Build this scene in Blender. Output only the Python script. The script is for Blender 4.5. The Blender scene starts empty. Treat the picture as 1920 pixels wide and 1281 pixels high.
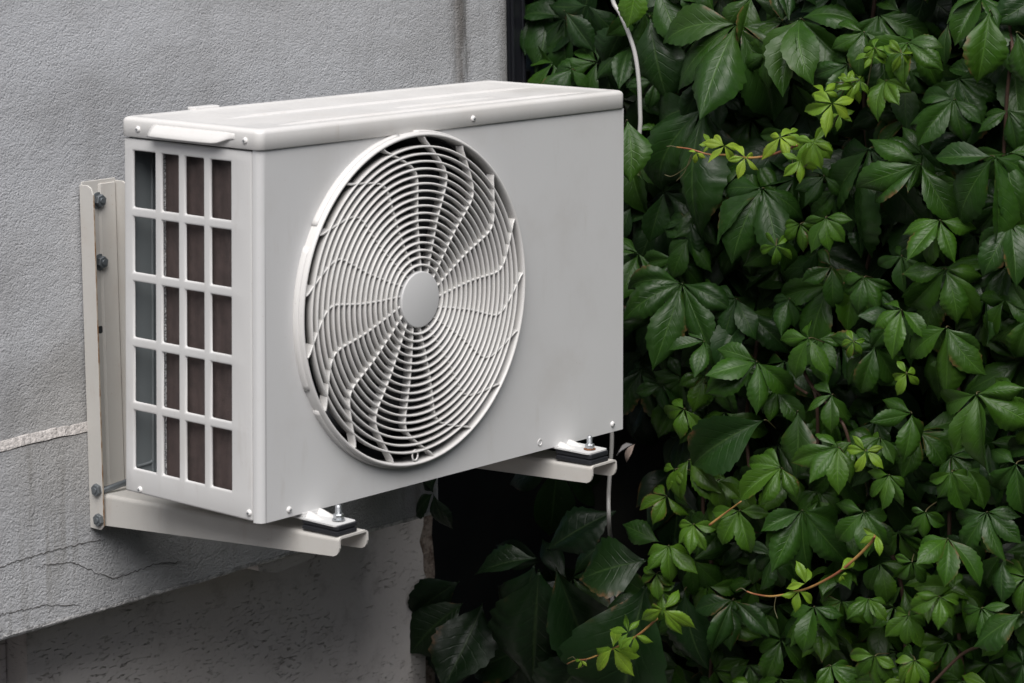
import bpy, bmesh, math, random
import numpy as np
from mathutils import Vector, Matrix
PI = math.pi
R = math.radians
scene = bpy.context.scene
col = scene.collection

# ------------------------------------------------------------------ camera
CAM = Vector((-2.5002, -2.5656, 0.9193)); YAW, PITCH, ROLL = 0.750104, 0.034218, -0.01688
FPX, PPX, PPY = 4914.92, -254.197, -745.467            # pixels of the 1920 x 1281 photograph
cd = bpy.data.cameras.new('camera'); cam = bpy.data.objects.new('camera', cd); col.objects.link(cam)
fw = Vector((math.cos(PITCH)*math.cos(YAW), math.cos(PITCH)*math.sin(YAW), -math.sin(PITCH)))
r0 = fw.cross(Vector((0, 0, 1))).normalized(); u0 = r0.cross(fw)
rt = r0*math.cos(ROLL) + u0*math.sin(ROLL); up = -r0*math.sin(ROLL) + u0*math.cos(ROLL)
M = Matrix((rt, up, -fw)).transposed().to_4x4(); M.translation = CAM
cam.matrix_world = M
cd.sensor_width = 36; cd.lens = FPX/1920*36
cd.shift_x = -PPX/1920; cd.shift_y = PPY/1920
cd.clip_start = 0.1; cd.clip_end = 200
cd.dof.use_dof = True; cd.dof.focus_distance = 4.12; cd.dof.aperture_fstop = 8.0
scene.camera = cam

def ray(px, py):
    return fw + rt*((px-960-PPX)/FPX) - up*((py-640.5-PPY)/FPX)
def at_x(px, py, x):
    d = ray(px, py); return CAM + d*((x-CAM.x)/d.x)
def project(P):
    d = Vector(P)-CAM; z = d.dot(fw)
    return 960+PPX+FPX*d.dot(rt)/z, 640.5+PPY-FPX*d.dot(up)/z

# ------------------------------------------------------------------ light
SUN_EL, SUN_AZ = R(54), R(228)                          # azimuth: x = sin, y = cos
w = bpy.data.worlds.new("World"); scene.world = w; w.use_nodes = True
nt = w.node_tree; bg = nt.nodes['Background']
sky = nt.nodes.new('ShaderNodeTexSky'); sky.sky_type = 'NISHITA'; sky.sun_disc = False
sky.sun_elevation = SUN_EL; sky.sun_rotation = SUN_AZ; sky.dust_density = 4.0; sky.air_density = 1.0; sky.ozone_density = 1.0
nt.links.new(sky.outputs['Color'], bg.inputs['Color']); bg.inputs['Strength'].default_value = 0.08
sd = bpy.data.lights.new('sun', 'SUN'); sd.energy = 4.0; sd.angle = R(52); sd.color = (1.0, 0.99, 0.98)
sun = bpy.data.objects.new('sun', sd); col.objects.link(sun)
sdir = Vector((math.sin(SUN_AZ)*math.cos(SUN_EL), math.cos(SUN_AZ)*math.cos(SUN_EL), math.sin(SUN_EL)))
sun.rotation_euler = sdir.to_track_quat('Z', 'Y').to_euler(); sun.location = sdir*5
scene.view_settings.view_transform = 'Standard'; scene.view_settings.look = 'None'
scene.view_settings.exposure = 0.0; scene.view_settings.gamma = 1.0

# ------------------------------------------------------------------ helpers
def link(name, me, mat, parent=None, smooth=False, bevel=0, seg=2):
    o = bpy.data.objects.new(name, me); col.objects.link(o)
    if mat is not None: me.materials.append(mat)
    if parent is not None: o.parent = parent
    if smooth and len(me.polygons): me.polygons.foreach_set('use_smooth', [True]*len(me.polygons))
    if bevel:
        m = o.modifiers.new('bevel', 'BEVEL'); m.width = bevel; m.segments = seg; m.limit_method = 'ANGLE'; m.angle_limit = R(35)
        m.harden_normals = False
    return o
def tag(o, label=None, cat=None, group=None, kind=None):
    for k, v in (('label', label), ('category', cat), ('group', group), ('kind', kind)):
        if v: o[k] = v
    return o
def empty(name, loc=(0, 0, 0), rot=(0, 0, 0)):
    o = bpy.data.objects.new(name, None); o.location = loc; o.rotation_euler = rot; o.empty_display_size = 0.05
    col.objects.link(o); return o

class MB:
    def __init__(s): s.v = []; s.f = []
    def add(s, vs, fs):
        n = len(s.v); s.v += [tuple(p) for p in vs]; s.f += [tuple(i+n for i in f) for f in fs]
    def box(s, lo, hi):
        x0, y0, z0 = lo; x1, y1, z1 = hi
        s.add([(x0,y0,z0),(x1,y0,z0),(x1,y1,z0),(x0,y1,z0),(x0,y0,z1),(x1,y0,z1),(x1,y1,z1),(x0,y1,z1)],
              [(0,3,2,1),(4,5,6,7),(0,1,5,4),(1,2,6,5),(2,3,7,6),(3,0,4,7)])
    def prism(s, poly, axis, a, b):
        """poly: 2-D points on the two other axes (in x,y,z order), extruded along axis from a to b"""
        n = len(poly); vs = []
        for t in (a, b):
            for p in poly:
                q = list(p); q.insert(axis, t); vs.append(q)
        fs = [tuple(range(n-1, -1, -1)), tuple(range(n, 2*n))] + [(i, (i+1) % n, n+(i+1) % n, n+i) for i in range(n)]
        s.add(vs, fs)
    def loft(s, secs, closed=True, caps=True):
        n = len(secs[0]); vs = [p for q in secs for p in q]; fs = []
        for k in range(len(secs)-1):
            for i in range(n if closed else n-1):
                a, b = k*n+i, k*n+(i+1) % n; fs.append((a, b, b+n, a+n))
        if caps: fs += [tuple(range(n-1, -1, -1)), tuple(range((len(secs)-1)*n, len(secs)*n))]
        s.add(vs, fs)
    def tube(s, pts, rad, n=8, caps=True):
        pts = [Vector(p) for p in pts]; rads = rad if hasattr(rad, '__len__') else [rad]*len(pts)
        secs = []; prev = None
        for i, p in enumerate(pts):
            t = (pts[min(i+1, len(pts)-1)]-pts[max(i-1, 0)]).normalized()
            a = prev if prev is not None else (Vector((0, 0, 1)) if abs(t.z) < .9 else Vector((1, 0, 0)))
            a = (a - t*a.dot(t)).normalized(); b = t.cross(a); prev = a
            secs.append([p + (a*math.cos(k*2*PI/n) + b*math.sin(k*2*PI/n))*rads[i] for k in range(n)])
        s.loft(secs, True, caps)
    def lathe(s, prof, c, n=96, axis=1, closed=False):
        """prof: (radius, offset along axis); axis 1 = y, 2 = z, 0 = x"""
        secs = []
        for k in range(n):
            t = k*2*PI/n; q = []
            for (r_, h) in prof:
                p = [0, 0, 0]; p[axis] = h; p[(axis+1) % 3] = r_*math.sin(t); p[(axis+2) % 3] = r_*math.cos(t)
                q.append((c[0]+p[0], c[1]+p[1], c[2]+p[2]))
            secs.append(q)
        m = len(prof); vs = [p for q in secs for p in q]; fs = []
        for k in range(n):
            k2 = (k+1) % n
            for i in range(m if closed else m-1):
                j = (i+1) % m; fs.append((k*m+i, k*m+j, k2*m+j, k2*m+i))
        s.add(vs, fs)
    def mesh(s, name):
        me = bpy.data.meshes.new(name); me.from_pydata(s.v, [], s.f); me.validate()
        bm = bmesh.new(); bm.from_mesh(me); bmesh.ops.recalc_face_normals(bm, faces=bm.faces); bm.to_mesh(me); bm.free()
        return me
    def build(s, name, mat, parent=None, smooth=False, bevel=0, seg=2):
        return link(name, s.mesh(name), mat, parent, smooth, bevel, seg)

def smooth_path(pts, n=8):
    """Catmull-Rom through the points"""
    P = [Vector(p) for p in pts]; P = [P[0]*2-P[1]] + P + [P[-1]*2-P[-2]]; out = []
    for i in range(1, len(P)-2):
        for k in range(n):
            t = k/n
            out.append(.5*((2*P[i]) + (P[i+1]-P[i-1])*t + (2*P[i-1]-5*P[i]+4*P[i+1]-P[i+2])*t*t + (3*P[i]-P[i-1]-3*P[i+1]+P[i+2])*t**3))
    out.append(P[-2]); return out

# ------------------------------------------------------------------ materials
class Mat:
    def __init__(s, name, base=(.5,.5,.5), rough=.5, metal=0, spec=.5):
        s.m = bpy.data.materials.new(name); s.m.use_nodes = True; s.t = s.m.node_tree; s.p = s.t.nodes['Principled BSDF']
        s.p.inputs['Base Color'].default_value = (*base, 1); s.p.inputs['Roughness'].default_value = rough
        s.p.inputs['Metallic'].default_value = metal; s.p.inputs['Specular IOR Level'].default_value = spec
        s.obj = None
    def n(s, typ, **kw):
        nd = s.t.nodes.new(typ)
        for k, v in kw.items(): setattr(nd, k, v)
        return nd
    def l(s, a, b): s.t.links.new(a, b)
    def val(s, inp, v):
        if isinstance(v, (int, float)): inp.default_value = v
        elif isinstance(v, (tuple, list)): inp.default_value = (*v, 1) if len(v) == 3 and inp.type == 'RGBA' else v
        else: s.l(v, inp)
    def co(s, scale=(1,1,1), rot=(0,0,0)):
        if s.obj is None: s.obj = s.n('ShaderNodeTexCoord').outputs['Object']
        mp = s.n('ShaderNodeMapping'); mp.inputs['Scale'].default_value = scale; mp.inputs['Rotation'].default_value = rot
        s.l(s.obj, mp.inputs['Vector']); return mp.outputs['Vector']
    def noise(s, scale, detail=3, rough=.55, vec=None, dist=0):
        nd = s.n('ShaderNodeTexNoise'); nd.inputs['Scale'].default_value = scale; nd.inputs['Detail'].default_value = detail
        nd.inputs['Roughness'].default_value = rough; nd.inputs['Distortion'].default_value = dist
        s.l(vec if vec is not None else s.co(), nd.inputs['Vector']); return nd.outputs['Fac']
    def math(s, op, a, b=0.0, c=None, clamp=False):
        nd = s.n('ShaderNodeMath', operation=op, use_clamp=clamp); s.val(nd.inputs[0], a); s.val(nd.inputs[1], b)
        if c is not None: s.val(nd.inputs[2], c)
        return nd.outputs[0]
    def step(s, x, a, b, lo=0., hi=1.):
        nd = s.n('ShaderNodeMapRange', interpolation_type='SMOOTHSTEP', clamp=True); s.val(nd.inputs['Value'], x)
        for k, v in (('From Min', a), ('From Max', b), ('To Min', lo), ('To Max', hi)): nd.inputs[k].default_value = v
        return nd.outputs['Result']
    def mix(s, f, a, b, blend='MIX'):
        nd = s.n('ShaderNodeMix', data_type='RGBA', blend_type=blend); s.val(nd.inputs[0], f); s.val(nd.inputs[6], a); s.val(nd.inputs[7], b)
        return nd.outputs[2]
    def base(s, c): s.l(c, s.p.inputs['Base Color'])
    def rough(s, c): s.l(c, s.p.inputs['Roughness'])
    def bump(s, h, strength=.4, dist=.002):
        b = s.n('ShaderNodeBump'); b.inputs['Strength'].default_value = strength; b.inputs['Distance'].default_value = dist
        s.l(h, b.inputs['Height']); s.l(b.outputs['Normal'], s.p.inputs['Normal'])
    def xyz(s, vec=None):
        nd = s.n('ShaderNodeSeparateXYZ'); s.l(vec if vec is not None else s.co(), nd.inputs[0]); return nd.outputs

def painted(name, base, dirt=(.36,.32,.27), amount=.35, rough=.42):
    k = Mat(name, base, rough)
    a = k.step(k.noise(5, 5, .65), .48, .75)
    b = k.step(k.noise(38, 4, .7, k.co((1, 1, .18))), .55, .78)
    d = k.math('MULTIPLY', k.math('MAXIMUM', a, b), amount)
    c = k.mix(d, base, tuple(x*.5+y*.5 for x, y in zip(base, dirt)))
    sp = k.step(k.noise(260, 2, .5), .70, .76); c = k.mix(k.math('MULTIPLY', sp, .35), c, dirt)
    dr = k.math('MULTIPLY', k.step(k.noise(55, 3, .6, k.co((1, 1, .03))), .60, .72), k.step(k.noise(4, 3, .6), .5, .66)); c = k.mix(k.math('MULTIPLY', dr, amount*.9), c, dirt)
    k.base(c); k.rough(k.step(k.noise(9, 4, .6), .3, .75, rough-.08, rough+.12)); k.bump(k.noise(900, 2, .5), .06, .0006)
    return k.m
def stucco(name, base, dark, stain_axis='band', grain=300, strength=.85):
    k = Mat(name, base, .92, spec=.2)
    cl = k.step(k.noise(2.3, 5, .62, k.co((1, 1, 1.9), (0, R(-25), 0))), .38, .66)
    st = k.step(k.noise(16, 5, .65, k.co((1, 1, .12))), .50, .78)
    c = k.mix(k.math('MULTIPLY', cl, .55), base, dark)
    c = k.mix(k.math('MULTIPLY', st, .40), c, dark)
    warm = k.step(k.noise(2.1, 3, .5, k.co((1, 1, 1), (.4, 0, .2))), .52, .7)
    c = k.mix(k.math('MULTIPLY', warm, .35), c, (base[0]*.98, base[1]*.92, base[2]*.82))
    h1 = k.noise(grain, 5, .72, k.co((1, 1, 1.15)))
    vo = k.n('ShaderNodeTexVoronoi', feature='SMOOTH_F1'); vo.inputs['Scale'].default_value = grain*.95; vo.inputs['Smoothness'].default_value = .6
    dv = k.n('ShaderNodeVectorMath', operation='MULTIPLY_ADD'); nz = k.n('ShaderNodeTexNoise'); nz.inputs['Scale'].default_value = grain*.7; k.l(k.co(), nz.inputs['Vector'])
    k.l(nz.outputs['Color'], dv.inputs[0]); dv.inputs[1].default_value = (.006, .006, .006); k.l(k.co(), dv.inputs[2]); k.l(dv.outputs[0], vo.inputs['Vector'])
    cov = k.step(k.noise(grain*.22, 3, .6), .35, .62, .35, 1.0)
    h = k.math('ADD', k.math('MULTIPLY', h1, 1.6), k.math('MULTIPLY', k.math('MULTIPLY', vo.outputs['Distance'], -1.1), cov))
    pit = k.step(h1, .28, .42, .72, 1.0)
    c = k.mix(1.0, c, k.n('ShaderNodeCombineColor').outputs[0], 'MIX') if False else c
    return k, c, h, pit

M_case = painted('painted_steel_front', (.592, .594, .594), amount=.34)
M_side = painted('painted_steel_side', (.592, .590, .585), amount=.40)
M_lid = painted('painted_steel_lid', (.66, .65, .635), (.42,.36,.29), .36, .38)
M_guard = painted('plastic_guard', (.655, .645, .63), amount=.15, rough=.38)
M_brk = painted('painted_bracket', (.55, .535, .505), (.35,.25,.17), .4, .45)
M_screw = Mat('painted_screw', (.72, .71, .70), .3).m
M_rub = Mat('black_rubber', (.016, .017, .021), .55).m
k = Mat('zinc_steel', (.52, .54, .56), .35, .9); k.rough(k.step(k.noise(120, 3), .3, .7, .25, .5)); M_zinc = k.m
k = Mat('grey_anchor_steel', (.20, .22, .235), .45, .7); M_anchor = k.m
k = Mat('rust', (.22, .085, .03), .85); k.base(k.mix(k.step(k.noise(300, 4), .4, .65), (.26, .10, .035), (.09, .04, .02))); M_rust = k.m
k = Mat('worn_paint_edge', (.30, .21, .13), .8); k.base(k.mix(k.step(k.noise(50, 4), .4, .62), (.42, .36, .29), (.24, .13, .06))); M_tan = k.m
M_dark = Mat('dark_shroud', (.022, .024, .027), .6).m
M_blade = Mat('dark_fan_plastic', (.05, .053, .058), .5).m
k = Mat('inner_galvanised_panel', (.24, .265, .275), .5, .15); M_inner = k.m
k = Mat('coil_fins', (.075, .052, .046), .6)
k.base(k.mix(k.step(k.noise(40, 5, .7), .35, .75), (.088, .064, .060), (.055, .042, .040)))
wv = k.n('ShaderNodeTexWave', wave_type='BANDS', bands_direction='Z'); wv.inputs['Scale'].default_value = 260; k.l(k.co(), wv.inputs['Vector'])
k.bump(wv.outputs['Fac'], .5, .001); M_coil = k.m
k = Mat('foil_insulation', (.45, .46, .47), .5); k.base(k.mix(k.step(k.noise(420, 2), .45, .55), (.16, .16, .165), (.62, .63, .64))); k.bump(k.noise(420, 2), .8, .003); M_foil = k.m
M_cable = Mat('white_cable_sheath', (.44, .435, .42), .45).m
k = Mat('black_downpipe_paint', (.014, .015, .019), .35); M_pipe = k.m

# stucco of the upper wall
k, c, h, pit = stucco('grey_stucco', (.52, .53, .55), (.33, .33, .333))
x, y, z = k.xyz()
wob = k.math('MULTIPLY', k.math('SUBTRACT', k.noise(7, 4), .5), .05)
def stain(x0, wd):
    return k.step(k.math('ABSOLUTE', k.math('ADD', k.math('SUBTRACT', x, x0), wob)), wd, 0.0)
s1 = k.math('MULTIPLY', k.math('MAXIMUM', stain(.945, .035), k.math('MULTIPLY', stain(1.07, .04), .7)), k.step(k.noise(26, 4, .7, k.co((1, 1, .25))), .3, .6))
c = k.mix(k.math('MULTIPLY', s1, .75), c, (.085, .072, .058))
s2 = k.math('MULTIPLY', k.step(z, .30, .075), k.step(k.noise(9, 5, .7), .38, .62))
c = k.mix(k.math('MULTIPLY', s2, .30), c, (.15, .145, .135))
c = k.mix(k.step(pit, .72, 1., .30, 0.), c, (.17, .17, .175))
k.base(c); k.bump(h, .8, .0020); M_stucco = k.m
k, c, h, pit = stucco('grey_stucco_band', (.47, .478, .495), (.25, .248, .245), grain=270)
c = k.mix(k.step(pit, .72, 1., .35, 0.), c, (.14, .14, .142))
fs = k.math('MULTIPLY', k.step(k.noise(48, 3, .6, k.co((1, 1, .06))), .50, .68), k.step(k.noise(4, 3, .5), .42, .6)); c = k.mix(k.math('MULTIPLY', fs, .40), c, (.22, .21, .19))
k.base(c); k.bump(h, .85, .0022); M_band = k.m
k = Mat('pale_mortar', (.44, .37, .345), .95, spec=.1); k.base(k.mix(k.step(k.noise(130, 4), .35, .7), (.56, .53, .51), (.40, .38, .365))); k.bump(k.noise(220, 3), 1, .003); M_mortar = k.m
k = Mat('chipped_render', (.5, .5, .5), .95, spec=.1); k.base(k.mix(k.step(k.noise(70, 4, .7), .4, .62), (.66, .66, .66), (.34, .34, .345))); k.bump(k.noise(240, 3), 1, .003); M_chip = k.m
k = Mat('crack_dark_joint', (.11, .107, .104), 1, spec=0); M_crack = k.m  # thin cracks in one even dark grey
# basement plaster with bark-like dark grooves
k = Mat('pale_bark_plaster', (.66, .63, .615), .95, spec=.15)
v = k.co((1.0, 1, 3.4), (0, R(24), 0))
f1 = k.noise(62, 4, .68, v, .5); fl = k.math('MULTIPLY', k.step(f1, .56, .70), k.step(k.noise(8, 3, .6), .38, .62))
c = k.mix(k.step(k.noise(2.5, 4, .6), .35, .7, 0, .6), (.74, .70, .675), (.60, .555, .52))
c = k.mix(k.math('MULTIPLY', k.step(k.noise(14, 5, .7), .5, .72), .3), c, (.22, .19, .17))
c = k.mix(k.math('MULTIPLY', fl, .62), c, (.16, .135, .12))
k.base(c); k.bump(k.math('SUBTRACT', k.math('MULTIPLY', k.noise(180, 3), .25), fl), .8, .003); M_base = k.m
k = Mat('broken_plaster_edge', (.28, .23, .195), .95, spec=.1); k.base(k.mix(k.step(k.noise(60, 5, .7), .4, .65), (.34, .29, .25), (.14, .105, .085))); k.bump(k.noise(90, 4), 1, .006); M_edge = k.m
k = Mat('shade_black_fence', (.012, .013, .012), .9, spec=.1); k.base(k.mix(k.noise(8, 4), (.008, .009, .008), (.022, .022, .018))); M_fence = k.m  # near-black base stands for the shaded depth behind the leaves
k = Mat('ground_asphalt', (.05, .05, .05), .95); k.base(k.mix(k.noise(3, 6, .7), (.03, .03, .03), (.065, .062, .058))); k.bump(k.noise(120, 3), .5, .004); M_ground = k.m
k = Mat('rear_wall_render', (.55, .52, .50), .9); k.base(k.mix(k.step(k.noise(4, 3), .45, .6), (.62, .60, .59), (.42, .25, .18))); M_rear = k.m

k = Mat('sky_block_render', (.16, .155, .15), .95); k.base(k.mix(k.noise(.8, 5, .6), (.06, .06, .055), (.10, .095, .09))); M_sky_block = k.m  # dark render of the added sky-blocking walls
# leaves: point attribute 'leaf' = (u along, v across, tint 0 dark for mature leaves and painted shade .. 1 young)
def leaf_mat(name, sheen=.36):
    k = Mat(name, (.03, .08, .03), sheen, spec=.30)
    at = k.n('ShaderNodeAttribute', attribute_name='leaf'); u, vv, ti = k.xyz(at.outputs['Vector'])
    av = k.math('ABSOLUTE', vv)
    rp = k.n('ShaderNodeValToRGB'); e = rp.color_ramp; k.l(ti, rp.inputs[0])
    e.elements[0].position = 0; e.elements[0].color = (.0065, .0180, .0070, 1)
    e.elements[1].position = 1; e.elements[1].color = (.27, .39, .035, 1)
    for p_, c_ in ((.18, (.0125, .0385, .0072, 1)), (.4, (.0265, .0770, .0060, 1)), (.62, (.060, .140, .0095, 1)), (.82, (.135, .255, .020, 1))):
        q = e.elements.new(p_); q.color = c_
    nz = k.noise(30, 4, .6)
    c = k.mix(k.step(nz, .3, .7, 0, .5), rp.outputs[0], (0, 0, 0), 'MIX')
    c = k.mix(k.step(nz, .3, .7, .0, .32), rp.outputs[0], (.009, .024, .007))
    c = k.mix(k.step(k.noise(5.5, 3, .5), .45, .68, 0, .38), c, k.mix(1.0, rp.outputs[0], (1.65, 1.22, .8), 'MULTIPLY'))
    mid = k.step(av, .06, .015)
    ph = k.math('MULTIPLY', k.math('SUBTRACT', u, k.math('MULTIPLY', av, .26)), 8.5)
    fr = k.math('FRACT', ph); dn = k.math('MINIMUM', fr, k.math('SUBTRACT', 1.0, fr))
    side = k.math('MULTIPLY', k.step(dn, .11, .01), k.step(av, 1.0, .15))
    lite = k.mix(.22, k.mix(1.0, rp.outputs[0], (2.0, 1.9, 1.8), 'MULTIPLY'), (.14, .20, .07))
    c = k.mix(k.math('MULTIPLY', mid, .50), c, lite)
    c = k.mix(k.math('MULTIPLY', side, .11), c, lite)
    edge = k.math('MULTIPLY', k.math('MAXIMUM', k.step(av, .72, 1.0), k.step(u, .90, 1.0)), k.step(k.noise(11, 2, .5), .60, .66))
    c = k.mix(k.math('MULTIPLY', edge, k.step(k.noise(120, 3, .7), .35, .6)), c, (.11, .062, .025))
    geo = k.n('ShaderNodeNewGeometry')
    c = k.mix(k.math('MULTIPLY', geo.outputs['Backfacing'], .55), c, (.065, .125, .055))
    spots = k.step(k.noise(170, 2, .5), .74, .78); c = k.mix(k.math('MULTIPLY', spots, .3), c, (.17, .16, .10))
    k.base(c); k.rough(k.step(k.noise(55, 3), .3, .7, sheen-.05, sheen+.16))
    hh = k.math('ADD', k.math('MULTIPLY', k.math('MAXIMUM', side, mid), -1.0), k.math('MULTIPLY', k.noise(330, 2), .5))
    k.bump(hh, .45, .0009)
    tr = k.n('ShaderNodeBsdfTranslucent'); k.l(k.mix(.5, c, (.09, .20, .012)), tr.inputs['Color'])
    ms = k.n('ShaderNodeMixShader'); k.l(k.step(ti, .2, 1.0, .06, .28), ms.inputs[0])
    k.l(k.p.outputs[0], ms.inputs[1]); k.l(tr.outputs[0], ms.inputs[2])
    k.l(ms.outputs[0], k.t.nodes['Material Output'].inputs['Surface'])
    return k.m
M_leaf = leaf_mat('creeper_leaf')
k = Mat('brown_vine_bark', (.09, .042, .025), .7); k.base(k.mix(k.noise(90, 3), (.085, .042, .025), (.04, .024, .016))); M_stem = k.m
k = Mat('young_shoot_stem', (.30, .15, .05), .5); k.base(k.mix(k.step(k.noise(25, 3), .4, .6), (.34, .20, .06), (.24, .085, .04))); M_shoot = k.m
k = Mat('green_petiole', (.11, .12, .04), .5); k.base(k.mix(k.noise(40, 2), (.075, .09, .03), (.085, .05, .03))); M_pet = k.m

# ------------------------------------------------------------------ ground and walls
g = MB(); n_ = 40; g.add([(-60, -60, -2.6), (60, -60, -2.6), (60, 60, -2.6), (-60, 60, -2.6)], [(0, 1, 2, 3)])
tag(g.build('ground', M_ground), kind='structure')

rng = np.random.default_rng(7)
def rough_line(x0, x1, n, amp, seed):
    r_ = np.random.default_rng(seed); xs = np.linspace(x0, x1, n); a = np.zeros(n)
    for s_, am in ((n//40+2, .5), (n//12+2, .35), (n//3+2, .3)):
        a += np.interp(xs, np.linspace(x0, x1, s_), r_.normal(0, 1, s_))*am
    return xs, a*amp
YW, YB = .45, .446
X0, X1, ZB = -1.6, 1.085, -.228
d_ = ray(822, 966); XB = CAM.x + d_.x*(YB-CAM.y)/d_.y          # the band stops short of the wall's end
wall = empty('building_wall', (0, YW, ZB))
tag(wall, 'grey rough stucco wall of the building carrying the two bracket frames', 'wall')
def wb(mb, name, mat, **kw):
    o = mb.build(name, mat, None, **kw); o.parent = wall; o.matrix_parent_inverse = wall.matrix_basis.inverted(); return o
m = MB(); m.box((X0, YW, .0655), (X1-.018, .90, 2.2)); 
m.tube([(X1-.0185, YW+.018, .0655), (X1-.0185, YW+.018, 2.2)], .018, 24)
m.box((X1-.018, YW+.018, .0655), (X1, .90, 2.2)); wb(m, 'render_panel', M_stucco)
# slightly wavy raised joint bead of the render
m = MB(); xs, a = rough_line(.1, 2.2, 120, .0025, 3)
secs = []
for zz, d in zip(xs, a):
    secs.append([(.936+d+k_*.004, YW-.0045*math.sin(PI*k_/8)**.6+.001, zz) for k_ in range(9)])
m.loft(secs, False, False); wb(m, 'joint_bead', M_stucco, smooth=True)
# lower band with a chipped lower edge
m = MB(); xs, a = rough_line(X0, XB, 420, .0018, 5); xs2, b = rough_line(X0, XB, 420, .0022, 6); _, tt = rough_line(X0, XB, 420, .0016, 8)
secs = []
for xx, d, e_, q in zip(xs, a, b, tt):
    secs.append([(xx, YB, .052+q), (xx, YB, -.1), (xx, YB, ZB+.010+e_), (xx, YB+.0035, ZB+.004+e_*.6), (xx, YB+.012, ZB+d), (xx, .90, ZB+d*.4), (xx, .90, .052)])
m.loft(secs, True, True); wb(m, 'lintel_band', M_band)
m = MB(); secs = []
for i_, (xx, d, e2) in enumerate(zip(xs, a, b)):
    h_ = max(.0004, .0026+.8*e2+rng.normal(0, .0006)); o2 = .0009 if h_ > .0012 else -.0016
    secs.append([(xx, YB-o2, ZB+.0075+e2+h_*.6), (xx, YB-o2+.0005, ZB+.005+e2), (xx, YB+.0030-o2, ZB+.0030+e2*.6-.0006), (xx, YB+.006, ZB+.006+e2)])
m.loft(secs, True, True); wb(m, 'chipped_edge', M_chip)
m = MB(); secs = []
for xx, q in zip(xs, tt):
    e_ = rng.normal(0, .0006)
    secs.append([(xx, YB-.0012+e_*.5, .0535+q*1.6), (xx, YB-.0006+e_, .0575+q*.6), (xx, YW-.0012+e_, .0670+q*1.2), (xx, YW+.001, .0685+q*1.4), (xx, YW+.02, .0680), (xx, YW+.02, .0515)])
m.loft(secs, True, True); wb(m, 'mortar_ledge', M_mortar)
def crack(pts, wd, seed):
    r_ = np.random.default_rng(seed); P = []
    for (a0, b0), (a1, b1) in zip(pts[:-1], pts[1:]):
        n2 = max(3, int(abs(a1-a0)/.004))
        for k_ in range(n2):
            t = k_/n2; P.append((a0+(a1-a0)*t, b0+(b1-b0)*t+r_.normal(0, .0010)))
    P.append(pts[-1]); mb = MB(); secs = []
    for i, (px, pz) in enumerate(P):
        hw = wd*(.35+.9*abs(r_.normal(.5, .4)))*min(1, i/6, (len(P)-1-i)/6+.05)
        secs.append([(px, YB-.0007, pz-hw), (px, YB-.0007, pz+hw), (px, YB+.001, pz+hw), (px, YB+.001, pz-hw)])
    mb.loft(secs, True, True); wb(mb, 'crack', M_crack)
crack([(-.30, -.128), (-.101, -.117), (-.074, -.113), (-.018, -.112), (.033, -.112), (.057, -.113), (.105, -.116)], .0006, 1)
crack([(-.033, -.129), (-.005, -.132), (.037, -.137), (.075, -.158), (.118, -.180), (.163, -.178), (.213, -.176), (.26, -.183)], .0006, 2)
crack([(-.16, -.188), (-.09, -.186), (-.02, -.190), (.05, -.205)], .0006, 4)
m = MB(); m.prism([(.455, ZB-.004), (.592, ZB-.002), (.586, ZB-.022), (.50, ZB-.030), (.458, ZB-.018)], 1, .476, .9); wb(m, 'plaster_patch', M_base)

# two unseen walls added behind the camera to block low sky light
m = MB(); m.box((-9, -9.5, -2.6), (9, -9, 3.3)); tag(m.build('sky_block_wall', M_sky_block), kind='structure')
m = MB(); m.box((-9.5, -9, -2.6), (-9, 8, 3.3)); tag(m.build('sky_block_wall', M_sky_block), kind='structure')

# recessed basement wall with a broken end
BY = .635; BX1 = 1.075
base = empty('basement_wall', (0, BY, -1)); tag(base, 'pale plastered basement wall recessed below the grey stucco overhang', 'wall')
def bb(mb, name, mat, **kw):
    o = mb.build(name, mat, None, **kw); o.parent = base; o.matrix_parent_inverse = base.matrix_basis.inverted(); return o
zs, a = rough_line(-2.6, ZB-.002, 260, .006, 11); _, b = rough_line(-2.6, ZB-.002, 260, .009, 12)
m = MB(); secs = [[(.10, BY, zz), (.7, BY, zz), (BX1-.034+q*1.3, BY, zz), (BX1-.030+q*1.3, BY+.012, zz), (BX1-.03, .9, zz), (.10, .9, zz)] for zz, d, q in zip(zs, a, b)]
m.loft(secs, True, True); bb(m, 'plaster_coat', M_base)
m = MB(); secs = [[(BX1-.06, BY+.005, zz), (BX1-.006+d, BY+.005+abs(q)*.4, zz), (BX1+d, BY+.016, zz), (BX1, .895, zz), (BX1-.06, .895, zz)] for zz, d, q in zip(zs, a, b)]
m.loft(secs, True, True); bb(m, 'broken_edge', M_edge)
m = MB(); m.box((X0, BY+.05, -2.6), (.098, .9, ZB-.002)); bb(m, 'recess_panel', M_base)

# downpipe in the corner behind the wall's end
m = MB(); m.box((1.092, .462, -.2), (1.142, .52, 2.3)); m.box((1.098, .457, -.2), (1.106, .4625, 2.3)); m.box((1.128, .457, -.2), (1.136, .4625, 2.3))
tag(m.build('downpipe', M_pipe, None, bevel=.003), 'narrow black downpipe standing at the right end of the stucco wall', 'downpipe')

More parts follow.
